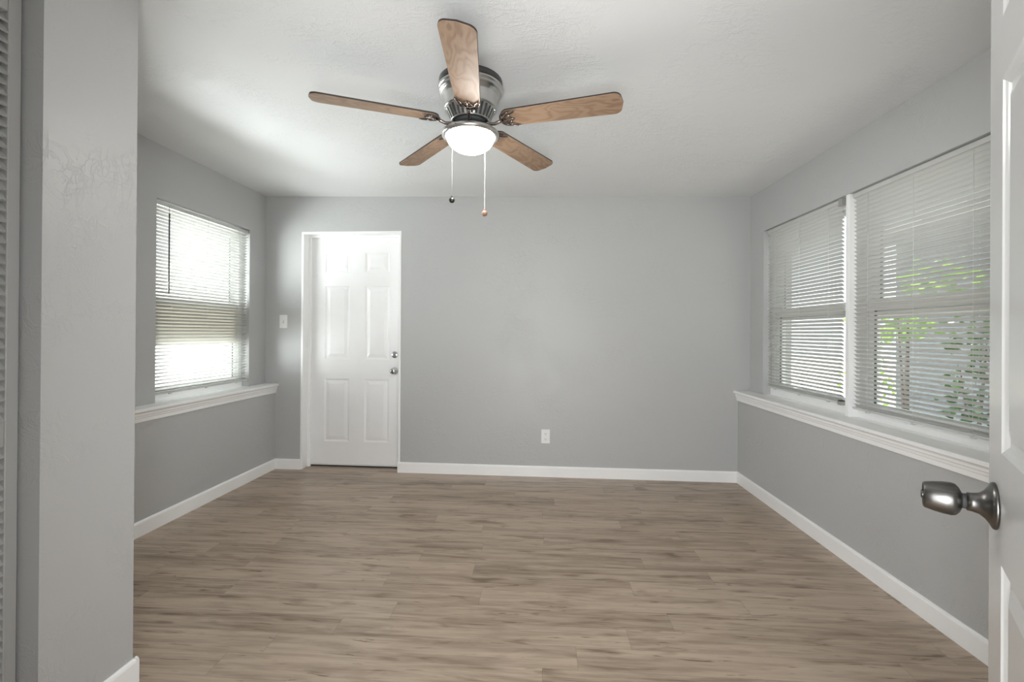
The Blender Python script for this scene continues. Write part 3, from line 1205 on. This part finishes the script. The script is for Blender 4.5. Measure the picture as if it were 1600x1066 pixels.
r = wall_plate('wall_outlet', 0.051, 0.350, 'white duplex power outlet low on the back wall', 'outlet', 0.038, 0.061)
for z in (0.373, 0.327):
    q = MB()
    mt = facing_back(0.051, z, -0.0055)
    n = 24
    pr = [(0.0175 * math.cos(2 * math.pi * i / n), max(-0.0145, min(0.0145, 0.0175 * math.sin(2 * math.pi * i / n)))) for i in range(n)]
    P = [mt @ Vector((a, c, 0)) for (a, c) in pr] + [mt @ Vector((a, c, 0.0035)) for (a, c) in pr]
    q.add(P, [list(range(n - 1, -1, -1)), list(range(n, 2 * n))] + [[i, (i + 1) % n, n + (i + 1) % n, n + i] for i in range(n)])
    rc = q.build('receptacle', 'plastic_white', r)
    q = MB()
    for (dx, dz, w_, h_) in ((-0.0065, 0.004, 0.0011, 0.0042), (0.0065, 0.004, 0.0011, 0.0036), (0.0, -0.007, 0.0024, 0.0024)):
        q.box(lambda a, b_, c: mt @ Vector((a, b_, c)), dx - w_, dx + w_, dz - h_, dz + h_, 0.003, 0.0038)
    q.build('socket_slots', 'slot_black', rc)
q = MB()
q.lathe([(0.0, 0.0), (0.0035, 0.0), (0.0025, 0.0015), (0.0, 0.0018)], 12, facing_back(0.051, 0.350, -0.0058), capped=False)
q.build('screw', 'plastic_white', r)

# ------------------------------------------------------------------ outside
GZ = -0.25
q = MB()
q.box(ident, -16, -2.85, -8, 16, GZ - 0.1, GZ)
struct(q.build('ground', 'pale_concrete'), 'pale sunlit concrete ground outside the left window', 'ground')
q = MB()
q.box(ident, 2.3, 24, -8, 30, GZ - 0.1, GZ)
struct(q.build('ground', 'pale_gravel'), 'pale gravel ground outside the right windows', 'ground')
for (x0, x1) in ((-3.25, -2.72), (2.0, 2.75)):  # unseen eaves, added to keep direct sun out of the room
    q = MB()
    q.bbox(ident, x0, x1, -0.2, 4.5, 2.47, 2.60, 0.004)
    struct(q.build('shade_eave', 'trim_white'), 'added white eave shading the %s' % ('left window' if x0 < 0 else 'right windows'), 'eave')
q = MB()
q.box(ident, -9.3, -9.0, -4, 14, GZ, 2.9)
struct(q.build('wall_neighbor', 'white_stucco'), 'white stucco wall across from the left window', 'wall')

house = empty('neighbor_house', (6.3, 5.3, GZ))
q = MB()
HX, HY0, HY1 = 5.2, 4.2, 7.0
q.box(ident, HX, HX + 4, HY0, HY1, GZ, 2.6)
for i in range(18):
    z = GZ + 0.05 + i * 0.155
    q.box(ident, HX - 0.012, HX, HY0, HY1, z, z + 0.135)
q.build('siding', 'siding_bluegrey', house)
q = MB()
q.prism(lambda a, b_, c: (b_, a, c), [(HX - 0.35, 2.52), (HX + 2, 3.5), (HX + 4.35, 2.52), (HX + 4.35, 2.62), (HX + 2, 3.62), (HX - 0.35, 2.62)], HY0 - 0.3, HY1 + 0.3)
q.build('roof', 'shingle_grey', house)
tag(house, 'blue grey sided house seen through the nearer right blind', 'house')

rng = random.Random(7)


def foliage(q, c, rad, n, size):
    c = Vector(c)
    for _ in range(n):
        while True:
            d = Vector((rng.uniform(-1, 1), rng.uniform(-1, 1), rng.uniform(-1, 1)))
            if 0.2 < d.length < 1:
                break
        p = c + Vector((d.x * rad[0], d.y * rad[1], d.z * rad[2]))
        ax = Vector((rng.gauss(0, 1), rng.gauss(0, 1), rng.gauss(-0.4, 0.6))).normalized()
        sd = ax.orthogonal().normalized()
        sd = (sd * math.cos(rng.uniform(0, 6)) + ax.cross(sd) * math.sin(rng.uniform(0, 6))).normalized()
        nm = ax.cross(sd).normalized()
        L = size * rng.uniform(0.6, 1.3)
        W = L * 0.28
        q.add([p, p + ax * L * 0.45 + sd * W + nm * L * 0.05, p + ax * L + nm * L * -0.06, p + ax * L * 0.45 - sd * W + nm * L * 0.05, p + ax * L * 0.5],
              [(0, 1, 4), (1, 2, 4), (2, 3, 4), (3, 0, 4)], True)


def plant(name, loc, height, clumps, n, size, mat, trunk, label, cat):
    root = empty(name, loc)
    q = MB()
    x, y, z = loc
    for (dx, dy, h, r0) in trunk:
        q.tube([(x, y, z), (x + dx * 0.4, y + dy * 0.4, z + h * 0.5), (x + dx, y + dy, z + h)], [r0, r0 * 0.75, r0 * 0.4], 8)
    q.build('trunk', 'bark', root)
    q = MB()
    for (dx, dy, dz, rx, ry, rz) in clumps:
        foliage(q, (x + dx, y + dy, z + dz), (rx, ry, rz), n, size)
    q.build('foliage', mat, root, recalc=False)
    tag(root, label, cat)
    return root


plant('garden_tree', (4.15, 5.45, GZ), 2.0, [(0, 0, 1.64, 0.34, 0.30, 0.16), (0.3, -0.1, 2.15, 0.4, 0.35, 0.25)], 70, 0.15,
      'leaf_green', [(0.1, 0.1, 1.9, 0.03), (-0.2, -0.15, 1.7, 0.02)], 'bright green young tree in front of the blue grey house', 'tree')
plant('garden_shrub', (4.15, 4.62, GZ), 1.6, [(0, 0, 0.8, 0.3, 0.22, 0.5), (0.1, 0.05, 1.5, 0.3, 0.2, 0.4)], 150, 0.11,
      'leaf_dark', [(0.1, 0.0, 1.4, 0.02), (-0.1, 0.05, 1.2, 0.015)], 'dark leafy shrub outside the nearer right window close to the open door', 'shrub')
plant('garden_shrub', (5.3, 7.65, GZ), 1.4, [(0, 0, 0.8, 0.4, 0.4, 0.6), (0, 0, 1.6, 0.35, 0.35, 0.4)], 110, 0.12,
      'leaf_green', [(0.1, 0.1, 1.3, 0.02)], 'light green shrub standing at the far corner of the grey house', 'shrub')
